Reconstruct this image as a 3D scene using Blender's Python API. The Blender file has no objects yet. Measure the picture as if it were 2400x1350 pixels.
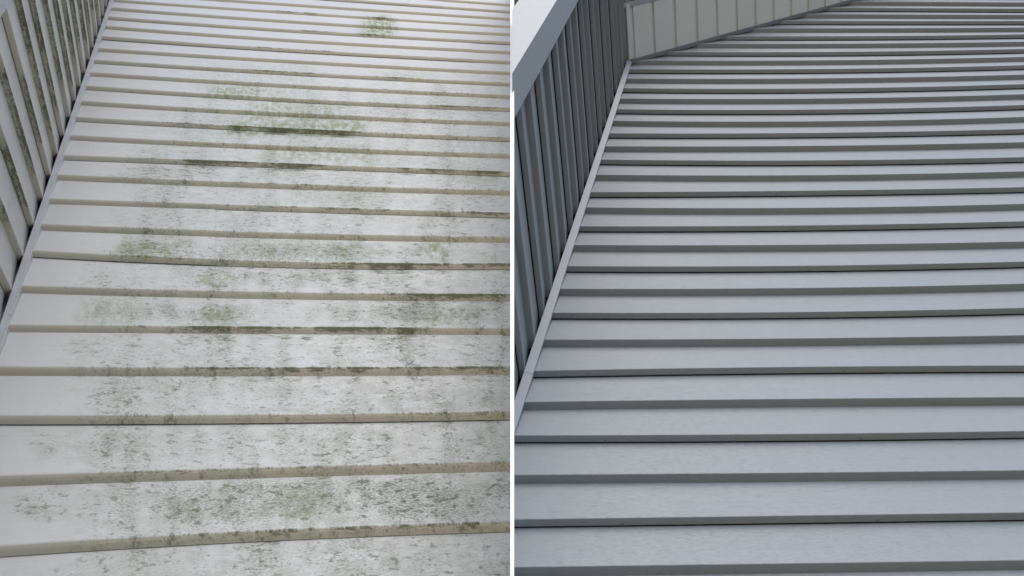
import bpy, bmesh, math, random
from mathutils import Vector, Matrix
from mathutils import noise as mnoise
random.seed(7)
S = bpy.context.scene
C = S.collection
R = math.radians

# ------------------------------------------------------------------ camera
F = 1600.0                    # focal length in pixels of the 2400 px wide photograph
PITCH = R(48.2)
cam_d = bpy.data.cameras.new('camera'); cam = bpy.data.objects.new('camera', cam_d); C.objects.link(cam)
CAM = Vector((0, 0, 1.6))
cam.location = CAM
cam.rotation_euler = (math.pi / 2 + PITCH, 0, 0)
cam_d.sensor_width = 36.0
cam_d.lens = F / 2400 * 36.0
cam_d.clip_start = 0.02; cam_d.clip_end = 2000
S.camera = cam

# ------------------------------------------------------------------ world and light
SUN_EL, SUN_AZ = R(50), R(170)          # azimuth: compass-like, 180 = from behind the camera
w = bpy.data.worlds.new('World'); S.world = w; w.use_nodes = True
nt = w.node_tree
bg = nt.nodes['Background']
sky = nt.nodes.new('ShaderNodeTexSky'); sky.sky_type = 'NISHITA'; sky.sun_disc = False
sky.sun_elevation = SUN_EL; sky.sun_rotation = SUN_AZ
sky.air_density = 1.0; sky.dust_density = 1.2; sky.ozone_density = 1.0
nt.links.new(sky.outputs[0], bg.inputs[0]); bg.inputs[1].default_value = 0.15
sd = bpy.data.lights.new('sun', 'SUN'); sd.energy = 0.85; sd.angle = R(38); sd.color = (1.0, 0.985, 0.96)
sun = bpy.data.objects.new('sun', sd); C.objects.link(sun)
sdir = Vector((math.sin(SUN_AZ) * math.cos(SUN_EL), math.cos(SUN_AZ) * math.cos(SUN_EL), math.sin(SUN_EL)))
sun.rotation_euler = sdir.to_track_quat('Z', 'Y').to_euler()
sun.location = (0, -3, 8)
vs = S.view_settings
vs.view_transform = 'Standard'; vs.look = 'None'; vs.exposure = 0.82; vs.gamma = 1.0
try: vs.use_curve_mapping = False
except Exception: pass

# ------------------------------------------------------------------ measuring helpers
RT = Vector((1, 0, 0)); UP = Vector((0, -math.sin(PITCH), math.cos(PITCH))); FW = Vector((0, math.cos(PITCH), math.sin(PITCH)))
def ray(x, y): return RT * (x - 1200) + UP * (675 - y) + FW * F
def hit(x, y, p, n):
    d = ray(x, y); return CAM + d * ((p - CAM).dot(n) / d.dot(n))
def pix(P):
    q = P - CAM; z = q.dot(FW); return (1200 + F * q.dot(RT) / z, 675 - F * q.dot(UP) / z)
def plane_from(a, b):                       # unit normal of the plane spanned by a and b, facing the viewer
    n = a.cross(b).normalized()
    return -n if n.y > 0 else n

# ------------------------------------------------------------------ object helpers
def prop(o, label=None, cat=None, group=None, kind=None):
    if label: o['label'] = label
    if cat: o['category'] = cat
    if group: o['group'] = group
    if kind: o['kind'] = kind
    return o
def empty(name, loc, label, cat, group=None):
    o = bpy.data.objects.new(name, None); C.objects.link(o); o.location = loc; o.empty_display_size = .1
    return prop(o, label, cat, group, 'thing')
class MB:
    def __init__(s): s.v = []; s.f = []; s.m = []; s.a = []; s.g = []
    def vert(s, p, a=(0, 0, 0), g=(0, 0, 0)): s.v.append(p); s.a.append(a); s.g.append(g); return len(s.v) - 1
    def face(s, idx, m=0): s.f.append(tuple(idx)); s.m.append(m)
    def grid(s, rows, m=0):                 # rows of vertex indices
        for r0, r1 in zip(rows, rows[1:]):
            for i in range(len(r0) - 1): s.face((r0[i], r0[i + 1], r1[i + 1], r1[i]), m)
    def hexa(s, p, m=0):                    # eight corners: four, then the four opposite
        b = [s.vert(q) for q in p]
        for q in ((0, 1, 2, 3), (7, 6, 5, 4), (0, 4, 5, 1), (1, 5, 6, 2), (2, 6, 7, 3), (3, 7, 4, 0)):
            s.face([b[i] for i in q], m)
    def build(s, name, mats, parent=None, cuts=(), label=None, smooth=False, bevel=0):
        org = parent.location if parent else Vector((0, 0, 0))
        if parent and parent.parent: org = parent.parent.location + parent.location
        bm = bmesh.new()
        la = bm.verts.layers.float_vector.new('plank'); lg = bm.verts.layers.float_vector.new('growth')
        vv = []
        for p, a, g in zip(s.v, s.a, s.g):
            q = bm.verts.new(p); q[la] = Vector(a); q[lg] = Vector(g); vv.append(q)
        for f, m in zip(s.f, s.m):
            try: fc = bm.faces.new([vv[i] for i in f]); fc.material_index = m; fc.smooth = smooth
            except ValueError: pass
        for (co, no) in cuts:               # keep the side the normal points away from
            bmesh.ops.bisect_plane(bm, geom=bm.verts[:] + bm.edges[:] + bm.faces[:], plane_co=co, plane_no=no, clear_outer=True)
        loose = [v for v in bm.verts if not v.link_faces]
        bmesh.ops.delete(bm, geom=loose, context='VERTS')
        if not bm.faces: bm.free(); return None
        if bevel:
            bmesh.ops.recalc_face_normals(bm, faces=bm.faces[:])
            bmesh.ops.bevel(bm, geom=bm.edges[:], offset=bevel, segments=2, affect='EDGES', profile=.6)
        for v in bm.verts: v.co -= org
        me = bpy.data.meshes.new(name); bm.to_mesh(me); bm.free()
        for m in (mats if isinstance(mats, (list, tuple)) else [mats]): me.materials.append(m)
        o = bpy.data.objects.new(name, me); C.objects.link(o)
        if parent: o.parent = parent
        if label: o['label'] = label
        return o

# ------------------------------------------------------------------ materials
def new_mat(name, col, rough=.5, spec=.5):
    m = bpy.data.materials.new(name); m.use_nodes = True
    b = m.node_tree.nodes['Principled BSDF']
    b.inputs['Base Color'].default_value = (*col, 1); b.inputs['Roughness'].default_value = rough
    b.inputs['Specular IOR Level'].default_value = spec
    return m, m.node_tree, b
def N(t, kind, **kw):
    n = t.nodes.new(kind)
    for k, v in kw.items():
        if k.startswith('i_'): n.inputs[k[2:].replace('_', ' ')].default_value = v
        else: setattr(n, k, v)
    return n
def mth(t, op, a, b=None, c=None, clamp=False):
    n = t.nodes.new('ShaderNodeMath'); n.operation = op; n.use_clamp = clamp
    for i, x in enumerate((a, b, c)):
        if x is None: continue
        if isinstance(x, (int, float)): n.inputs[i].default_value = x
        else: t.links.new(x, n.inputs[i])
    return n.outputs[0]
def mixc(t, f, a, b):
    n = t.nodes.new('ShaderNodeMix'); n.data_type = 'RGBA'
    if isinstance(f, (int, float)): n.inputs[0].default_value = f
    else: t.links.new(f, n.inputs[0])
    for i, x in ((6, a), (7, b)):
        if isinstance(x, tuple): n.inputs[i].default_value = (*x, 1)
        else: t.links.new(x, n.inputs[i])
    return n.outputs[2]
def noise_at(t, vec, sc, detail=3, rough=.55, scale=1.0):
    mp = N(t, 'ShaderNodeMapping'); mp.inputs['Scale'].default_value = sc; t.links.new(vec, mp.inputs[0])
    n = N(t, 'ShaderNodeTexNoise'); n.inputs['Scale'].default_value = scale
    n.inputs['Detail'].default_value = detail; n.inputs['Roughness'].default_value = rough
    t.links.new(mp.outputs[0], n.inputs[0]); return n.outputs[0]
def sstep(t, x, lo, hi, lo_is_node=False):
    n = N(t, 'ShaderNodeMapRange', interpolation_type='SMOOTHSTEP')
    t.links.new(x, n.inputs[0])
    for i, q in ((1, lo), (2, hi)):
        if isinstance(q, (int, float)): n.inputs[i].default_value = q
        else: t.links.new(q, n.inputs[i])
    return n.outputs[0]

def siding_material(name, col, rough, spec, grain, mossy=False, tint=.03, bounce_tint=None):
    m, t, b = new_mat(name, col, rough, spec)
    at = N(t, 'ShaderNodeAttribute', attribute_name='plank')
    vec = at.outputs['Vector']
    g1 = noise_at(t, vec, (22, 420, 1), 4, .6)           # long wood-grain emboss
    g2 = noise_at(t, vec, (60, 900, 1), 3, .6)
    lines = sstep(t, g2, .54, .66)
    h = mth(t, 'SUBTRACT', mth(t, 'MULTIPLY', g1, .6), mth(t, 'MULTIPLY', lines, .55))
    bp = N(t, 'ShaderNodeBump'); bp.inputs['Strength'].default_value = grain; bp.inputs['Distance'].default_value = .0010
    t.links.new(h, bp.inputs['Height']); t.links.new(bp.outputs[0], b.inputs['Normal'])
    big = noise_at(t, vec, (2.2, 9, 3), 3, .5)
    fade = noise_at(t, vec, (.25, 1.6, 7.3), 1, .5)      # each board weathers a little differently
    runs = noise_at(t, vec, (38, 2.0, 5), 3, .6)         # faint rain streaks
    v = mth(t, 'MULTIPLY_ADD', big, tint * 2, 1 - tint)
    v = mth(t, 'MULTIPLY', v, mth(t, 'MULTIPLY_ADD', fade, .16, .92))
    v = mth(t, 'MULTIPLY', v, mth(t, 'MULTIPLY_ADD', runs, .07, .965))
    v = mth(t, 'SUBTRACT', v, mth(t, 'MULTIPLY', lines, .07 if mossy else .11))
    hs = N(t, 'ShaderNodeHueSaturation'); hs.inputs['Color'].default_value = (*col, 1); t.links.new(v, hs.inputs['Value'])
    out = hs.outputs[0]
    if bounce_tint:                                            # warm bounce light under the drip laps, mixed into their colour
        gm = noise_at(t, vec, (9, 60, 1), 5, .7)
        out = mixc(t, mth(t, 'MULTIPLY_ADD', sstep(t, gm, .3, .7), .35, .6), out, bounce_tint)
    if mossy:
        ga = N(t, 'ShaderNodeAttribute', attribute_name='growth'); sp = N(t, 'ShaderNodeSeparateXYZ'); t.links.new(ga.outputs['Vector'], sp.inputs[0])
        grey, green, edge = sp.outputs[0], sp.outputs[1], sp.outputs[2]
        # faint overall film
        film = mth(t, 'MULTIPLY', mth(t, 'MAXIMUM', grey, green), sstep(t, noise_at(t, vec, (24, 30, 1), 5, .7), .32, .66))
        out = mixc(t, mth(t, 'MULTIPLY', film, .62), out, (.265, .280, .205))
        # fine specks stretched along the grain
        s1 = noise_at(t, vec, (150, 270, 1), 4, .85)
        lo = mth(t, 'MULTIPLY_ADD', grey, -.25, .675)
        sp1 = mth(t, 'MULTIPLY', sstep(t, s1, lo, mth(t, 'ADD', lo, .055)), mth(t, 'MULTIPLY', grey, 1.3, clamp=True))
        out = mixc(t, mth(t, 'MULTIPLY', sp1, .56), out, (.135, .150, .105))
        # round colonies
        s2 = noise_at(t, vec, (48, 66, 1), 3, .55)
        lo2 = mth(t, 'MULTIPLY_ADD', grey, -.17, .67)
        sp2 = mth(t, 'MULTIPLY', sstep(t, s2, lo2, mth(t, 'ADD', lo2, .09)), sstep(t, s1, .34, .50))
        sp2 = mth(t, 'MULTIPLY', sp2, mth(t, 'MULTIPLY', grey, 1.2, clamp=True))
        out = mixc(t, mth(t, 'MULTIPLY', sp2, .72), out, (.105, .120, .072))
        # green algae, running down in soft streaks
        s3 = noise_at(t, vec, (55, 16, 1), 4, .65)
        gr = mth(t, 'MULTIPLY', green, sstep(t, s3, .36, .62))
        gr = mth(t, 'MULTIPLY', gr, mth(t, 'MULTIPLY_ADD', s1, 1.2, .25))
        out = mixc(t, mth(t, 'MULTIPLY', gr, .85, clamp=True), out, (.150, .190, .070))
        # dark growth clinging to the drip edges
        s4 = noise_at(t, vec, (34, 210, 1), 6, .85)
        lo4 = mth(t, 'MULTIPLY_ADD', edge, -.42, .67)
        ed = sstep(t, s4, lo4, mth(t, 'ADD', lo4, .16))
        ed = mth(t, 'MULTIPLY', ed, mth(t, 'MULTIPLY', edge, 2.5, clamp=True))
        out = mixc(t, mth(t, 'MULTIPLY', ed, .74), out, (.060, .066, .026))
        anym = mth(t, 'MAXIMUM', mth(t, 'MAXIMUM', mth(t, 'MULTIPLY', film, .6), ed), mth(t, 'MAXIMUM', mth(t, 'MAXIMUM', sp1, sp2), gr))
        t.links.new(mth(t, 'MULTIPLY_ADD', anym, -spec * .9, spec, clamp=True), b.inputs['Specular IOR Level'])
        rr = mth(t, 'MULTIPLY_ADD', anym, .4, rough, clamp=True)
        t.links.new(rr, b.inputs['Roughness'])
    t.links.new(out, b.inputs['Base Color'])
    return m
M_CREAM = siding_material('cream_vinyl', (.432, .422, .402), .42, .85, .35, True)
M_CREAM_LAP = siding_material('cream_vinyl_lap_bounce', (.430, .420, .400), .5, .4, .2, True, .04, (.47, .405, .300))  # lap copy of the cream vinyl, tinted for warm light from below
M_GREY = siding_material('grey_vinyl', (.260, .270, .274), .50, .45, .34, False)
M_SOFFIT = siding_material('soffit_vinyl', (.61, .62, .585), .5, .4, .10, False, .02)
M_TRIM_L = siding_material('pale_trim', (.375, .375, .385), .45, .5, .08, True)
M_TRIM_R = siding_material('grey_trim', (.29, .30, .315), .42, .5, .08, False)
M_POST = siding_material('pale_grey_post', (.35, .355, .355), .45, .4, .03, False, .015)
M_DARK = siding_material('dark_gap', (.018, .019, .022), .8, .2, .0, False)
M_WHITE = siding_material('white_board', (.93, .93, .93), .5, .3, .02, False, .005)
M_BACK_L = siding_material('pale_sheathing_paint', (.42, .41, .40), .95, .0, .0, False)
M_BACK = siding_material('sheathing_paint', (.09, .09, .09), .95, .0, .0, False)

# ------------------------------------------------------------------ directions of the two houses
def vp(x, y): return ray(x, y).normalized()
class House: pass
L = House(); Rr = House()
L.P, Rr.P = .178, .112            # exposed height of one course
L.U = vp(12000, 863); L.V = vp(500, -650)
L.W = -vp(405, 1500)                         # out along the side wall, towards the viewer
Rr.U = (RT + UP * .011).normalized(); Rr.V = vp(1775, -770)
Rr.W = -vp(1700, 4500)
D0 = 1.45
for H, ref in ((L, (1150, 1290)), (Rr, (1300, 1290))):
    H.n = plane_from(H.U, H.V)
    # main plane: goes through the point of the sight line at the distance that gives a 0.1 m course
    H.p = CAM + ray(*ref) * (D0 / ray(*ref).y)
    H.vv = (H.V - H.n * H.V.dot(H.n)).normalized()

T_L, S_L = .0140, .0190
T_R, S_R = .0200, .0120

def quad(pts):
    if len(pts) == 2:
        (x0, y0), (x1, y1) = pts
        return lambda x: y0 + (y1 - y0) * (x - x0) / (x1 - x0)
    (x0, y0), (x1, y1), (x2, y2) = pts
    return lambda x: (y0 * (x - x1) * (x - x2) / ((x0 - x1) * (x0 - x2)) + y1 * (x - x0) * (x - x2) / ((x1 - x0) * (x1 - x2))
                      + y2 * (x - x0) * (x - x1) / ((x2 - x0) * (x2 - x1)))
# measured drip edges, bottom to top (pixels of the photograph at three columns)
left_edges = [(1261.5, 1240, 1224.5), (1106.3, 1094, 1083), (975.2, 972.3, 966), (862.5, 863, 861), (764, 767.3, 769.6), (677, 686, 690.5),
  (600, 614.6, 618.2), (534, 547, 555), (471.6, 485.4, 499), (416.4, 432.8, 446), (369, 385.4, 402.5), (323.9, 344, 360.3), (281, 303.5, 321.8),
  (243, 266.5, 285.2), (207.3, 233, 252), (174.7, 200, 221.8), (144.8, 170.8, 192.8), (116.8, 142.8, 167), (89.6, 118, 141.7), (64.8, 94.7, 118.5),
  (42.5, 72.3, 97.1), (20.6, 51.1, 77.3), (0.6, 30.2, 58.8), (-19, 11.2, 40.3), (-38, -7.5, 23.5), (-56, -25, 7.3)]
right_edges = [(1326, 1321.9, 1314), (1214, 1209.9, 1202), (1111.5, 1109, 1103), (1020, 1018, 1011), (939, 935.8, 931.3), (865, 861, 857), (795.8, 794, 786.4),
  (733.5, 732.3, 722.5), (677.3, 675.9, 665.8), (624.5, 623.7, 614), (574.8, 574.3, 566.8), (530.5, 529.2, 519.4), (487.2, 487.7, 478.6),
  (450, 447.9, 439.3), (410.4, 411.1, 402.5), (375, 376.3, 369), (343, 342.6, 333.9), (312.6, 312.3, 303.2), (283.7, 284.9, 275), (256.4, 257.4, 247),
  (231, 231.7, 221.8), (207, 208, 198), (184, 184.4, 175.6), (162, 162.5, 153.6), (141.3, 142, 134), (121, 122.2, 115.4), (101, 102.5, 98.2),
  (83, 84.9, 81), (65, 66.2, 64.7), (47, 48.6, 49), (30.5, 32.5, 34.6), (15, 17, 20.2), (0, 2, 5.5)]

def course_lines(H, t, edges, cols, xs):
    pl = H.p + H.n * t
    out = []
    for e in edges:
        q = quad(list(zip(cols, e)))
        out.append([hit(x, q(x), pl, H.n) for x in xs])
    return out
def extend(lines, vdir, up, down, P):
    for _ in range(up): lines.append([p + vdir * P for p in lines[-1]])
    for _ in range(down): lines.insert(0, [p - vdir * P for p in lines[0]])
    return lines

def siding_piece(lines, k0, k1, n, v, t, s, growth=None, i0=0, i1=None, lift=0.0, seed=0, nface=6, joint=True, holes=(), slot=.8, nose=.002, jend=.78):
    """one vinyl panel: courses k0..k1 (k0 the lower); each course is a face and its drip lip"""
    mb = MB()
    i1 = len(lines[0]) if i1 is None else i1
    us = [0.0]
    for i in range(1, len(lines[k0])): us.append(us[-1] + (lines[k0][i] - lines[k0][i - 1]).length)
    for k in range(k0, k1 + 1):
        jn = joint and k == k0
        above, here = lines[k + 1], lines[k]
        top_joint = joint and k == k1
        rows = []; prof = []
        if top_joint: prof += [('s', 0), ('s', 1)]
        for j in range(nface + 1): prof.append(('f', j / nface))
        prof += [('l', a) for a in ((.01, .02, .03, .04, .3, .6, 1.0) if not jn else (.01, .02, .03, .04, .3, .5, jend))]
        if jn: prof += [('h', 0)]
        for kind, a in prof:
            row = []
            for i in range(i0, i1):
                lo = here[i]; up = above[i]
                if kind == 'f':
                    top = up - n * t * (1.0 if not top_joint else 1.0) - v * s
                    if top_joint: top = up - n * t - v * (s * .86)
                    bot = lo + v * nose
                    # a barely bellied face
                    p = top.lerp(bot, a) - n * (.0018 * math.sin(math.pi * a))
                    vc = (1 - a) * (.17 if growth else .10)
                elif kind == 's':            # the slot behind the lap of the panel above
                    p = up - n * (t * (1 + slot)) + (v * .014 if a == 0 else -v * (s * .84)); vc = .1
                elif kind == 'l':
                    B = lo - (n * t + v * s) * (nose / (t + s))
                    if a < .05:
                        q = a / .04; A = lo + v * nose; p = A * (1 - q) ** 2 + lo * (2 * q * (1 - q)) + B * q * q
                    else: p = lo - n * (t * a) - v * (s * a) + n * (.0009 * math.sin(math.pi * a))
                    vc = -.012 * a
                else:
                    p = lo - n * (t * .95) - v * (s * .45); vc = -.02
                p = p + n * lift
                g = growth(p, k, kind, a) if growth else (0, 0, 0)
                row.append(mb.vert(p, (us[i], vc + k * .137, k * 1.7 + seed), g))
            rows.append(row)
        ends_ = {}
        if lift:
            for row in rows:
                q = row[-1]; ends_[q] = mb.vert(mb.v[q] - n * (lift + .002), mb.a[q], mb.g[q])
        for q in range(len(rows) - 1):
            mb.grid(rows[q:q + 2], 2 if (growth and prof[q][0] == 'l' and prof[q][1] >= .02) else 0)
        if lift:
            for r0, r1 in zip(rows, rows[1:]): mb.face((r0[-1], ends_[r0[-1]], ends_[r1[-1]], r1[-1]), 1)
        if holes and jn:
            for i in holes:
                if i0 < i < i1 - 1:
                    p = here[i] - n * (t * .55) - v * (s * .55); d = (here[i + 1] - here[i - 1]).normalized()
                    ld = (n * t + v * s).normalized(); on = d.cross(ld).normalized()
                    if on.dot(n) < 0: on = -on
                    p = p + on * .0022; r = .0016
                    ring = [mb.vert(p + d * r * math.cos(q * math.pi / 4) + ld * r * math.sin(q * math.pi / 4)) for q in range(8)]
                    mb.face(ring, 1)
    return mb

# ------------------------------------------------------------------ growth maps (stains with shapes of their own)
def bump(x, a, b, soft):
    def s(q): q = max(0, min(1, q)); return q * q * (3 - 2 * q)
    return s((x - a) / soft + .5) * s((b - x) / soft + .5)
grey_patches = [  # y0, y1, x0, x1, strength
 (1275, 1400, 380, 1300, .50), (1275, 1400, 60, 420, .28), (1115, 1225, 20, 300, .62), (1115, 1225, 300, 1250, .85), (1000, 1090, 60, 700, .68), (1000, 1090, 700, 1250, .62),
 (890, 965, 140, 330, .48), (890, 965, 340, 760, .62), (890, 965, 760, 1220, .66), (895, 960, 20, 160, .18), (785, 858, 140, 620, .62), (790, 858, 600, 1160, .55),
 (705, 762, 180, 640, .85), (705, 762, 640, 1220, .80), (625, 682, 170, 480, .62), (625, 682, 480, 980, .75), (625, 682, 980, 1200, .45),
 (560, 612, 235, 470, .90), (560, 612, 530, 1080, .80), (560, 612, 1080, 1200, .5), (492, 545, 300, 800, .28), (492, 545, 800, 1200, .30),
 (430, 482, 250, 930, .58), (430, 482, 930, 1200, .3), (380, 430, 240, 880, .68), (385, 430, 880, 1180, .35), (335, 382, 260, 860, .62), (335, 382, 860, 1180, .2), (290, 340, 330, 860, .50),
 (245, 300, 350, 860, .45), (205, 262, 340, 800, .40), (170, 225, 400, 800, .28), (140, 190, 450, 760, .25), (100, 150, 500, 720, .15)]
green_patches = [
 (700, 764, 190, 330, .40), (720, 764, 460, 560, .60), (720, 764, 1000, 1110, .55), (1150, 1220, 640, 760, .45), (640, 682, 470, 560, .60), (560, 612, 270, 460, .55),
 (570, 612, 540, 860, .42), (565, 614, 1010, 1060, .9), (590, 614, 1130, 1180, .6), (425, 482, 680, 900, .30), (335, 384, 600, 880, .50), (285, 322, 540, 860, .65), (240, 305, 560, 700, .50), (245, 305, 690, 800, .42),
 (200, 232, 490, 620, .62), (205, 262, 620, 690, .40), (150, 200, 500, 720, .22), (40, 85, 850, 930, .75), (170, 192, 880, 1010, .35), (720, 764, 180, 260, .5), (960, 1090, 1130, 1200, .35), (890, 960, 1120, 1200, .35), (380, 430, 1050, 1160, .3)]
edge_runs = [  # y of the edge at x=730, x0, x1, strength, reach below
 (1240, 420, 1300, .62), (1240, 180, 440, .35), (1094, 280, 760, .55), (1094, 700, 1300, .50), (972, 240, 380, .50), (972, 980, 1300, .62), (972, 350, 1000, .22), (863, 480, 1300, .78), (863, 60, 480, .25),
 (767, 260, 430, .50), (767, 420, 1000, .92), (767, 1000, 1200, .35), (686, 680, 820, .45), (686, 820, 1300, .90), (614.6, 280, 440, .50), (614.6, 560, 800, .35), (614.6, 780, 1300, .95), (547, 560, 700, .2),
 (485.4, 260, 390, .45), (485.4, 600, 720, .62), (485.4, 760, 930, .72), (485.4, 1100, 1200, .80), (432.8, 540, 740, .50), (385.4, 330, 480, .62), (385.4, 430, 740, 1.0), (385.4, 930, 1180, 1.0), (344, 480, 860, .45),
 (303.5, 400, 560, .60), (303.5, 540, 860, 1.05), (303.5, 960, 1100, .3), (303.5, 1100, 1300, .55), (266.5, 600, 820, .32), (233, 500, 620, .55), (233, 690, 780, .35), (233, 1030, 1200, .75), (171, 560, 760, .65), (171, 880, 930, .75), (171, 930, 1060, .4),
 (118, 600, 770, .70), (118, 850, 1000, .40), (72.3, 690, 770, .80), (72.3, 840, 930, .85), (72.3, 1030, 1120, .6), (30.2, 660, 750, .90), (30.2, 840, 930, .80), (30.2, 1150, 1200, .3)]
def growth_main(p, k, kind, a):
    x, y = pix(p)
    nx = mnoise.noise(Vector((x * .012, y * .02, 3.1))); ny = mnoise.noise(Vector((x * .03, y * .03, 8.3)))
    xx = x + 60 * nx; yy = y + 6 * ny
    g = 0; gr = 0; e = 0
    for (y0, y1, x0, x1, s) in grey_patches: g = max(g, s * bump(xx, x0, x1, 170) * bump(yy, y0, y1, 40 if y1 > 500 else 28))
    for (y0, y1, x0, x1, s) in green_patches: gr = max(gr, s * (1.45 if y1 < 330 else 1.1) * bump(x + 22 * nx, x0, x1, 46) * bump(yy, y0, y1, 22))
    xc = 262 - .33 * y
    g = max(g, .62 * bump(xx, max(xc, 0) + 150, 2000, 240) * bump(y, 150, 3000, 260))
    g *= .92 + .38 * mnoise.noise(Vector((x * .031, y * .012, 5.0))) + .30 * mnoise.noise(Vector((x * .009, y * .006, 2.0)))
    near = min((abs(kk - k), kk) for kk in range(60))[1]
    if kind != 'f' or a > .93 or a < .15:
        kk = k - KOFF_L if (kind != 'f' or a > .5) else k + 1 - KOFF_L
        if 0 <= kk < len(left_edges):
            ym = left_edges[kk][1]
            for (ye, x0, x1, s) in edge_runs:
                if abs(ye - ym) < 3: e = max(e, s * bump(x + 40 * nx, x0 - 25, x1 + 25, 130) * (.85 + .55 * ny))
            if kind == 'f': e = e * .5 if a > .5 else max(0, e * .9 - .30)
            else: e = max(0, e * 1.02 - a * .55)
    return (max(0, min(1, g)), max(0, min(1, gr)), max(0, min(1, e)))

# ------------------------------------------------------------------ LEFT HOUSE: the mouldy wall
XL = [-420 + i * 14.0 for i in range(int((1240 + 420) / 14) + 1)]
linesL = course_lines(L, T_L, left_edges, (300, 730, 1175), XL)
KOFF_L = 16
linesL = extend(linesL, L.vv, 7, KOFF_L, L.P)
NL = len(linesL)
fin_cut_l = (Vector((-0.0005, 0, 0)), Vector((1, 0, 0)))
fin_cut_r = (Vector((0.0005, 0, 0)), Vector((-1, 0, 0)))
def strip(H, off, a0, a1, b0, b1):
    """left and right edge lines (two pixels each) on the main plane lifted by off"""
    pl = H.p + H.n * off
    return [hit(*q, pl, H.n) for q in (a0, a1, b0, b1)]
# corner channel of the left house, on the main plane
offL = T_L + .004
cl0, cl1, cr0, cr1 = strip(L, offL, (121.5, 400), (257, 0), (136.3, 400), (265.5, 0))
dl = (cl1 - cl0).normalized()
dr = (cr1 - cr0).normalized()
L.c0 = cl0; L.cd = dl
# return wall lip plane contains the channel's left edge and W
L.rn = dl.cross(L.W).normalized()
if L.rn.x < 0: L.rn = -L.rn
base_cut = lambda H: (H.p - H.n * .004, -H.n)

rootL = empty('siding_wall', Vector((-.6, D0 + .2, 0)), 'wide cream clapboard wall streaked with green and grey mould, facing the viewer', 'wall')
cutL = [fin_cut_l, (cl0 + dr.cross(L.n) * 0, -(dl.cross(L.n)) if (dl.cross(L.n)).x > 0 else dl.cross(L.n))]
# panels: two courses each; joints fall on every second edge
jl = [k for k in range(NL - 1) if (k - KOFF_L) % 2 == 0]
seams = {KOFF_L + 6: 508, KOFF_L + 2: 1171, KOFF_L + 24: 1031, KOFF_L + 18: 1105, KOFF_L + 20: 1200}
for k in jl:
    if k + 2 > NL - 1: break
    parts = [(0, len(XL), 0)]
    if k in seams:
        # the pieces lap: the right-hand piece slides under the left-hand one
        i = min(range(len(XL)), key=lambda j: abs(XL[j] - seams[k]))
        parts = [(0, i + 1, .0016), (i - 1, len(XL), 0)]
    for q, (i0, i1, lift) in enumerate(parts):
        mb = siding_piece(linesL, k, k + 1, L.n, L.vv, T_L, S_L, growth_main, i0, i1, lift, seed=q * 3.3, nface=7, slot=.16, jend=.90, nose=.0042)
        if q == 0 and len(parts) == 2:       # thickness of the lapped end
            pass
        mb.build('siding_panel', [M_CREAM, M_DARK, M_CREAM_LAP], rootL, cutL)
def bar(p0, p1, q0, q1, n, depth, ext0=0, ext1=0):
    d0 = (p1 - p0); d1 = (q1 - q0)
    a0, a1, b0, b1 = p0 - d0 * ext0, p1 + d0 * ext1, q0 - d1 * ext0, q1 + d1 * ext1
    mb = MB(); mb.hexa([a0, b0, b1, a1, a0 - n * depth, b0 - n * depth, b1 - n * depth, a1 - n * depth]); return mb
def set_plank(mb, o=None):
    for i, p in enumerate(mb.v): mb.a[i] = (p.z, p.x * .3, 0)
    return mb
# the channel is two lengths, the upper one lapping the lower
mid = .66
a, b = cl0.lerp(cl1, mid), cr0.lerp(cr1, mid)
def lerpx(p, q, f): return p + (q - p) * f
def channel(H, l0, l1, r0, r1, f0, f1, lift, mat, root, name='corner_channel', depth=.016, cuts=()):
    mb = MB(); n = H.n
    A0, A1, B0, B1 = (lerpx(l0, l1, f0) + n * lift, lerpx(l0, l1, f1) + n * lift, lerpx(r0, r1, f0) + n * lift, lerpx(r0, r1, f1) + n * lift)
    nseg = 24; rows = []
    for i in range(nseg + 1):
        f = i / nseg
        p = A0.lerp(A1, f); q = B0.lerp(B1, f); wv = (q - p)
        r = .0012; wd = wv.normalized()
        prof = [p - n * depth, p - n * r, p + wd * r, q - wd * r, q - n * r, q - n * depth]
        row = []
        for j, P_ in enumerate(prof):
            g = (0, 0, 0)
            if mat is M_TRIM_L and j == 3: g = (.35, .1, .3 + .5 * mnoise.noise(P_ * 9))
            row.append(mb.vert(P_, (f * (A1 - A0).length, j * .006, 2), g))
        rows.append(row)
    mb.grid(rows)
    mb.face(rows[0]); mb.face(rows[-1][::-1])
    return mb.build(name, mat, root, cuts)
channel(L, cl0, cl1, cr0, cr1, -2.6, .66, 0, M_TRIM_L, rootL)
channel(L, cl0, cl1, cr0, cr1, .655, 1.6, .0012, M_TRIM_L, rootL)

# side wall of the left house
def return_lines(H, ends, tr, length, back, nseg):
    """drip-edge lines on the lip plane of the side wall; ends = pixels where they meet the channel"""
    out = []
    for (x, y) in ends:
        p = hit(x, y, H.c0, H.rn)
        out.append([p + H.W * (-back + (length + back) * i / nseg) for i in range(nseg + 1)])
    return out
endsL = [(23.7, 672.6), (52.6, 596), (78.5, 523), (100, 461.5), (117.8, 406), (134.8, 358.5), (149.6, 314), (164.4, 271), (177, 231), (188, 197),
         (199, 165), (210, 136), (219, 107), (227.5, 80), (236, 56), (244, 32.6), (251, 10.5)]
TR_L, SR_L = .0150, .0150
KR_L = 16
rl = return_lines(L, endsL, TR_L, 1.25, .03, 60)
stepv = (rl[-1][0] - rl[0][0]) / (len(rl) - 1)
for _ in range(7): rl.append([p + L.cd * L.P for p in rl[-1]])
for _ in range(KR_L): rl.insert(0, [p - L.cd * L.P for p in rl[0]])
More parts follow.
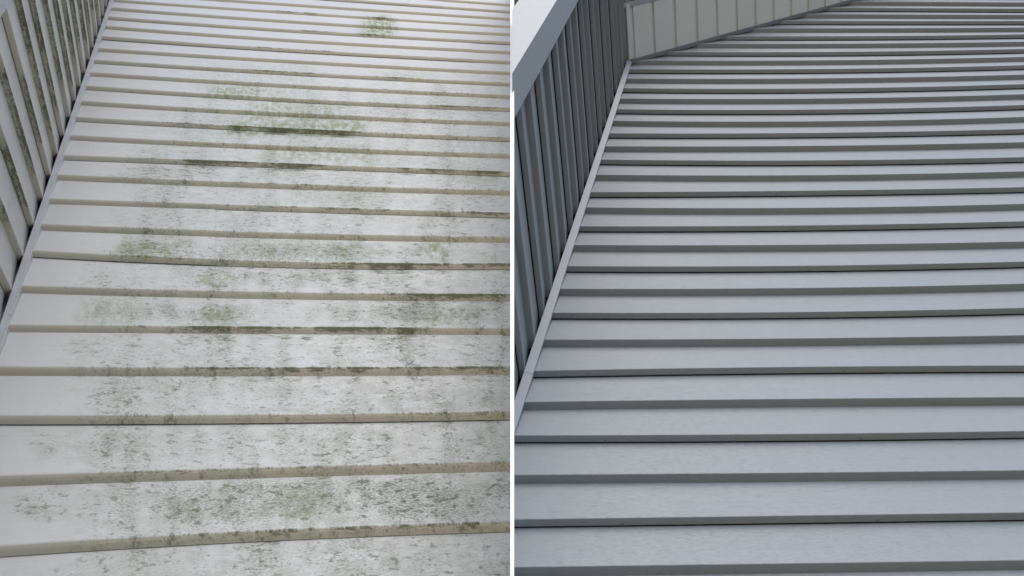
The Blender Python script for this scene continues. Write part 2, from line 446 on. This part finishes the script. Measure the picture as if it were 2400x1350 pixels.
def growth_side(p, k, kind, a):
    x, y = pix(p)
    q = p - L.c0; d = q.dot(L.rn.cross(L.cd)); d = abs((q - L.cd * q.dot(L.cd)).length)   # distance from the corner
    kk = k - KR_L
    n1 = mnoise.noise(Vector((d * 9, kk * 1.3, 0))); n2 = mnoise.noise(Vector((d * 25, kk * 2.7, 4)))
    e = 0; g = 0; gr = 0
    s0 = .12 + .05 * math.sin(kk * 2.1); s1 = {0: .1, 1: .30, 2: .42, 3: .60, 4: .50, 5: .8}.get(kk, 1.2)
    run = bump(d, s0, s1, .12)
    if kk < 1: run *= .0
    if kind == 'l': e = run * (.50 + .25 * n1 + (.22 if a < .4 else 0)); gr = run * .45; g = run * .55
    elif a > .85: e = run * .22
    else:
        g = run * (.45 if kk % 2 else .10) * (.8 + n2); gr = run * .12
    return (max(0, min(1, g)), max(0, min(1, gr)), max(0, min(1, e)))
rootLs = empty('siding_wall', Vector((-1.1, D0, 0)), 'narrow cream side wall at the far left, its steep clapboards streaked dark with mould', 'wall')
# it ends at an outside post whose edge runs up through the top left corner of the view
pe = hit(3, 20, L.c0, L.rn)
postn = L.rn.cross(L.cd).normalized()
if postn.dot(L.W) < 0: postn = -postn
cutLs = [(pe, postn), (L.p - L.n * .002, -L.n)]
for k in range(0, len(rl) - 2, 2):
    kk = k if (k - KR_L) % 2 == 0 else k + 1
    mb = siding_piece(rl, kk, kk + 1, L.rn, L.cd, TR_L, SR_L, growth_side, nface=6, seed=9, slot=.16, jend=.90, nose=.0035)
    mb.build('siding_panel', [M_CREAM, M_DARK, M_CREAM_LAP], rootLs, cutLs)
def box_dirs(o, a, b, c):                    # box from corner o with edge vectors a, b, c
    mb = MB(); mb.hexa([o, o + a, o + a + b, o + b, o + c, o + a + c, o + a + b + c, o + b + c]); return set_plank(mb)
pz = L.cd * 4.2
ps = pe - L.cd * (pe.z - .02) / L.cd.z
ph = L.cd * ((5.6) / L.cd.z)
box_dirs(ps + L.rn * .004 - postn * .012, -L.rn * .11, postn * .09, ph).build('corner_post', M_TRIM_L, rootLs, bevel=.002)

# ------------------------------------------------------------------ RIGHT HOUSE: the clean grey wall
XR = [1120 + i * 20.0 for i in range(int((2840 - 1120) / 20) + 1)]
linesR = course_lines(Rr, T_R, right_edges, (1500, 1800, 2370), XR)
KOFF_R = 24
linesR = extend(linesR, Rr.vv, 8, KOFF_R, Rr.P)
offR = T_R + .004
rl0, rl1, rr0, rr1 = strip(Rr, offR, (1334, 550), (1470, 140), (1353, 550), (1483, 138))
dlr = (rl1 - rl0).normalized()
Rr.c0 = rl0; Rr.cd = dlr
Rr.rn = dlr.cross(Rr.W).normalized()
if Rr.rn.x < 0: Rr.rn = -Rr.rn
# soffit plane: holds the rake line and comes towards the viewer
SW = -vp(1853, 6500)
k0 = hit(1481, 139, Rr.p + Rr.n * (T_R + .006), Rr.n); k1 = hit(1985, 1.5, Rr.p + Rr.n * (T_R + .006), Rr.n)
rake = (k1 - k0).normalized()
sn = rake.cross(SW).normalized()
if sn.z > 0: sn = -sn                        # faces down
side = dlr.cross(Rr.n); side = side if side.x > 0 else -side
cutR = [fin_cut_r, (rl0, -side), (k0 - sn * .003, -sn)]
rootR = empty('siding_wall', Vector((.9, D0 + .2, 0)), 'wide clean grey clapboard wall with dark shadow lines, facing the viewer', 'wall')
jr = [k for k in range(len(linesR) - 1) if (k - KOFF_R) % 2 == 1]
for k in jr:
    if k + 2 > len(linesR) - 1: break
    hs = [((k * 37) % 19) + 4, ((k * 37) % 19) + 4 + 30, ((k * 37) % 19) + 4 + 61]
    mb = siding_piece(linesR, k, k + 1, Rr.n, Rr.vv, T_R, S_R, None, nface=3, seed=k, holes=hs)
    mb.build('siding_panel', [M_GREY, M_DARK], rootR, cutR)
cutS = [fin_cut_r]
channel(Rr, rl0, rl1, rr0, rr1, -2.4, -.432, 0, M_TRIM_R, rootR, cuts=[fin_cut_r])
channel(Rr, rl0, rl1, rr0, rr1, -.436, 1.0, .0006, M_TRIM_R, rootR, cuts=[fin_cut_r])
# rake channel under the soffit
def rod(p, d, a, b, l): return box_dirs(p, a, b, d * l)
u2 = sn.cross(rake).normalized()
rk = box_dirs(k0 - rake * .012 + Rr.n * .002, Rr.n * -.022, sn * .017, rake * 3.2)
rk.build('rake_channel', M_TRIM_R, rootR, bevel=.0012)
# side wall
endsR = [(1206, 932), (1228.9, 858.9), (1251.8, 790), (1275, 727.8), (1291.8, 671), (1310, 619), (1326, 567), (1341.5, 523), (1354.8, 480.7), (1367.7, 442), (1379.6, 406),
         (1391, 370), (1401, 337.8), (1411, 306.7), (1420.7, 278.5), (1429.6, 251), (1438, 224.4), (1447, 199), (1455, 178), (1462, 158)]
TR_R, SR_R = .0175, .0120
KR_R = 26
rr_ = return_lines(Rr, endsR, TR_R, 2.2, .03, 44)
for _ in range(5): rr_.append([p + Rr.cd * Rr.P for p in rr_[-1]])
for _ in range(KR_R): rr_.insert(0, [p - Rr.cd * Rr.P for p in rr_[0]])
rootRs = empty('siding_wall', Vector((.15, D0, 0)), 'dark grey side wall of steep clapboards between the slanting post and the clean wall', 'wall')
pc = hit(1280, 132.5, Rr.c0, Rr.rn)          # on the inner edge of the post
pb = hit(1280, 41, Rr.c0 + Rr.rn * .006, Rr.rn)
pn = Rr.rn.cross(Rr.cd).normalized()
if pn.dot(Rr.W) < 0: pn = -pn
sidecuts = [fin_cut_r, (pc + pn * .004, pn), (Rr.p - Rr.n * .002, -Rr.n)]
for k in range(0, len(rr_) - 2, 2):
    kk = k if (k - KR_R) % 2 == 1 else k + 1
    if kk + 2 > len(rr_) - 1: break
    mb = siding_piece(rr_, kk, kk + 1, Rr.rn, Rr.cd, TR_R, SR_R, None, nface=3, seed=k + .5, holes=[9, 17])
    mb.build('siding_panel', [M_GREY, M_DARK], rootRs, sidecuts)
# outside corner post: one broad face on the side wall, one facing the viewer
wface = (pb - pc); wface = pn * wface.dot(pn)
leftdir = -(Rr.U - Rr.cd * Rr.U.dot(Rr.cd)); leftdir.normalize()
o = pc + Rr.rn * .006
a_top = hit(1205, 25, pb, pn)
mbp = box_dirs(o - Rr.cd * 4.0, wface, leftdir * .115, Rr.cd * 6.5)
mbp.build('corner_post', M_POST, rootRs, [fin_cut_r])

# soffit
rootS = empty('soffit', k0 + SW * .2, 'pale beige grooved soffit under the sloping eave above the grey wall', 'soffit')
seam_x = [1484, 1532, 1582, 1632, 1679, 1725, 1768.5, 1811, 1852, 1892, 1931, 1969, 2005, 2041, 2076, 2110]
def rake_at(x):                               # point on the rake line under pixel column x
    n_ = ray(x, 0).cross(ray(x, 1000))
    return k0 + rake * ((CAM - k0).dot(n_) / rake.dot(n_))
SL = .05
while pix(k0 + SW * SL)[1] > 10 and SL < 2: SL += .002
print('SL', SL)
pts = [rake_at(x) for x in seam_x]
gap = .017
for i in range(len(pts) - 1):
    a = pts[i] + rake * gap; wv = pts[i + 1] - a
    lip = sn * .0
    mb = MB()
    h = .007
    prof = [a - sn * h, a, a + wv * .985 , a + wv * 1.0 - sn * .001, a + wv * 1.0 - sn * h, pts[i + 1] + rake * gap - sn * h]
    rows = []
    for f in (0, .5, 1):
        rows.append([mb.vert(q + SW * (f * (SL + .02) - .02), (f * SL, j * .03 + i, i), (0, 0, 0)) for j, q in enumerate(prof)])
    mb.grid(rows)
    mb.build('soffit_panel', M_SOFFIT, rootS)
eb = pts[0] + SW * (SL - .012) - rake * .045
box_dirs(eb + sn * .003, rake * 3.1, -sn * .16, SW * .022).build('eave_board', M_POST, rootS, bevel=.002)
# the channel that closes the soffit against the side wall, and the eave board it runs into
ch = box_dirs(pts[0] - rake * .026 + sn * .004, rake * .020, -sn * .02, SW * SL); ch.build('soffit_channel', M_SOFFIT, rootS, bevel=.001)
box_dirs(pts[0] - rake * .0055 - sn * .005, rake * .024, -sn * .006, SW * SL).build('soffit_channel', M_SOFFIT, rootS)
mb = box_dirs(pts[0] - rake * .004 - sn * .0125, rake * 3, -sn * .02, SW * SL); mb.build('soffit_backing', M_BACK, rootS)

sideL = dl.cross(L.n); sideL = sideL if sideL.x > 0 else -sideL
# ------------------------------------------------------------------ sheathing behind the cladding
def slab(p, a, b, c, mat, root, cuts=()):
    return box_dirs(p, a, b, c).build('sheathing', mat, root, cuts)
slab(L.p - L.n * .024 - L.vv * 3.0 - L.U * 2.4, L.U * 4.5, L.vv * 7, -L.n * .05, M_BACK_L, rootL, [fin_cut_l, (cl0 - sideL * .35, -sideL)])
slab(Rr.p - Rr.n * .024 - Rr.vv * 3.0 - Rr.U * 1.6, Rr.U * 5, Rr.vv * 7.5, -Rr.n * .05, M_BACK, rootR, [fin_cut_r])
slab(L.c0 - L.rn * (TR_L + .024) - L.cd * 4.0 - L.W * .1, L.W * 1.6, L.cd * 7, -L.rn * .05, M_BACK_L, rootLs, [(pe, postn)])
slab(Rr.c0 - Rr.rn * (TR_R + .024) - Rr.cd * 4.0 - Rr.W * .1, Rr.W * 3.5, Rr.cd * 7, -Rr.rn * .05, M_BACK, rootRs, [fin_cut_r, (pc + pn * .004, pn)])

# ------------------------------------------------------------------ white divider strip, made up as an upright board between the two houses
def depth_on(x, y, p, n): return (hit(x, y, p, n) - CAM).dot(FW)
FIN_Y = .79
fr = []
for y in (2600, 1350, 700, 0, -380):
    d = ray(1200, y); fr.append((y, FIN_Y / d.y * F))
mb = MB(); rows = []
def at(x, y, z): d = ray(x, y); return CAM + d * (z / F)
for y, z in fr:
    A = at(1196.0, y, z); B = at(1205.0, y, z)
    Ab = Vector((A.x, 2.0, A.z)); Bb = Vector((B.x, Ab.y, B.z))
    rows.append([mb.vert(q, (A.z, j * .1, 1)) for j, q in enumerate((Ab, A, B, Bb))])
mb.grid(rows); mb.face(rows[0]); mb.face(rows[-1][::-1])
fin = mb.build('divider_strip', M_WHITE)
prop(fin, 'thin upright white divider strip added between the mouldy cream wall and the clean grey wall', 'board')

# ------------------------------------------------------------------ ground below the view; two added sheets tune the light bounced under the laps
def ground_mat(name, c1, c2, sc):
    m, t, b = new_mat(name, c1, .9, .2)
    tc = N(t, 'ShaderNodeTexCoord')
    n = noise_at(t, tc.outputs['Object'], (sc, sc, sc), 6, .7)
    t.links.new(mixc(t, sstep(t, n, .3, .7), c1, c2), b.inputs['Base Color']); return m
def sheet(name, x0, x1, y0, y1, z, mat, nx=8):
    mb = MB(); rows = []
    for j in range(nx + 1):
        rows.append([mb.vert(Vector((x0 + (x1 - x0) * i / nx, y0 + (y1 - y0) * j / nx, z))) for i in range(nx + 1)])
    mb.grid(rows); return prop(mb.build(name, mat), kind='structure')
sheet('ground', -300, 300, -300, 300, 0, ground_mat('grass_soil', (.045, .06, .025), (.08, .085, .045), 6))
sheet('added_dark_ground', 0.0, 30, -30, 3, .004, ground_mat('low_bounce', (.040, .043, .050), (.065, .068, .074), 12))  # added unseen sheet, kept dark so little light bounces up on the right
sheet('added_bounce_ground', -40, 0.0, -30, 3, .004, ground_mat('warm_bounce', (.88, .60, .29), (.92, .67, .36), 30))  # added unseen sheet, bright and warm to bounce light under the left laps
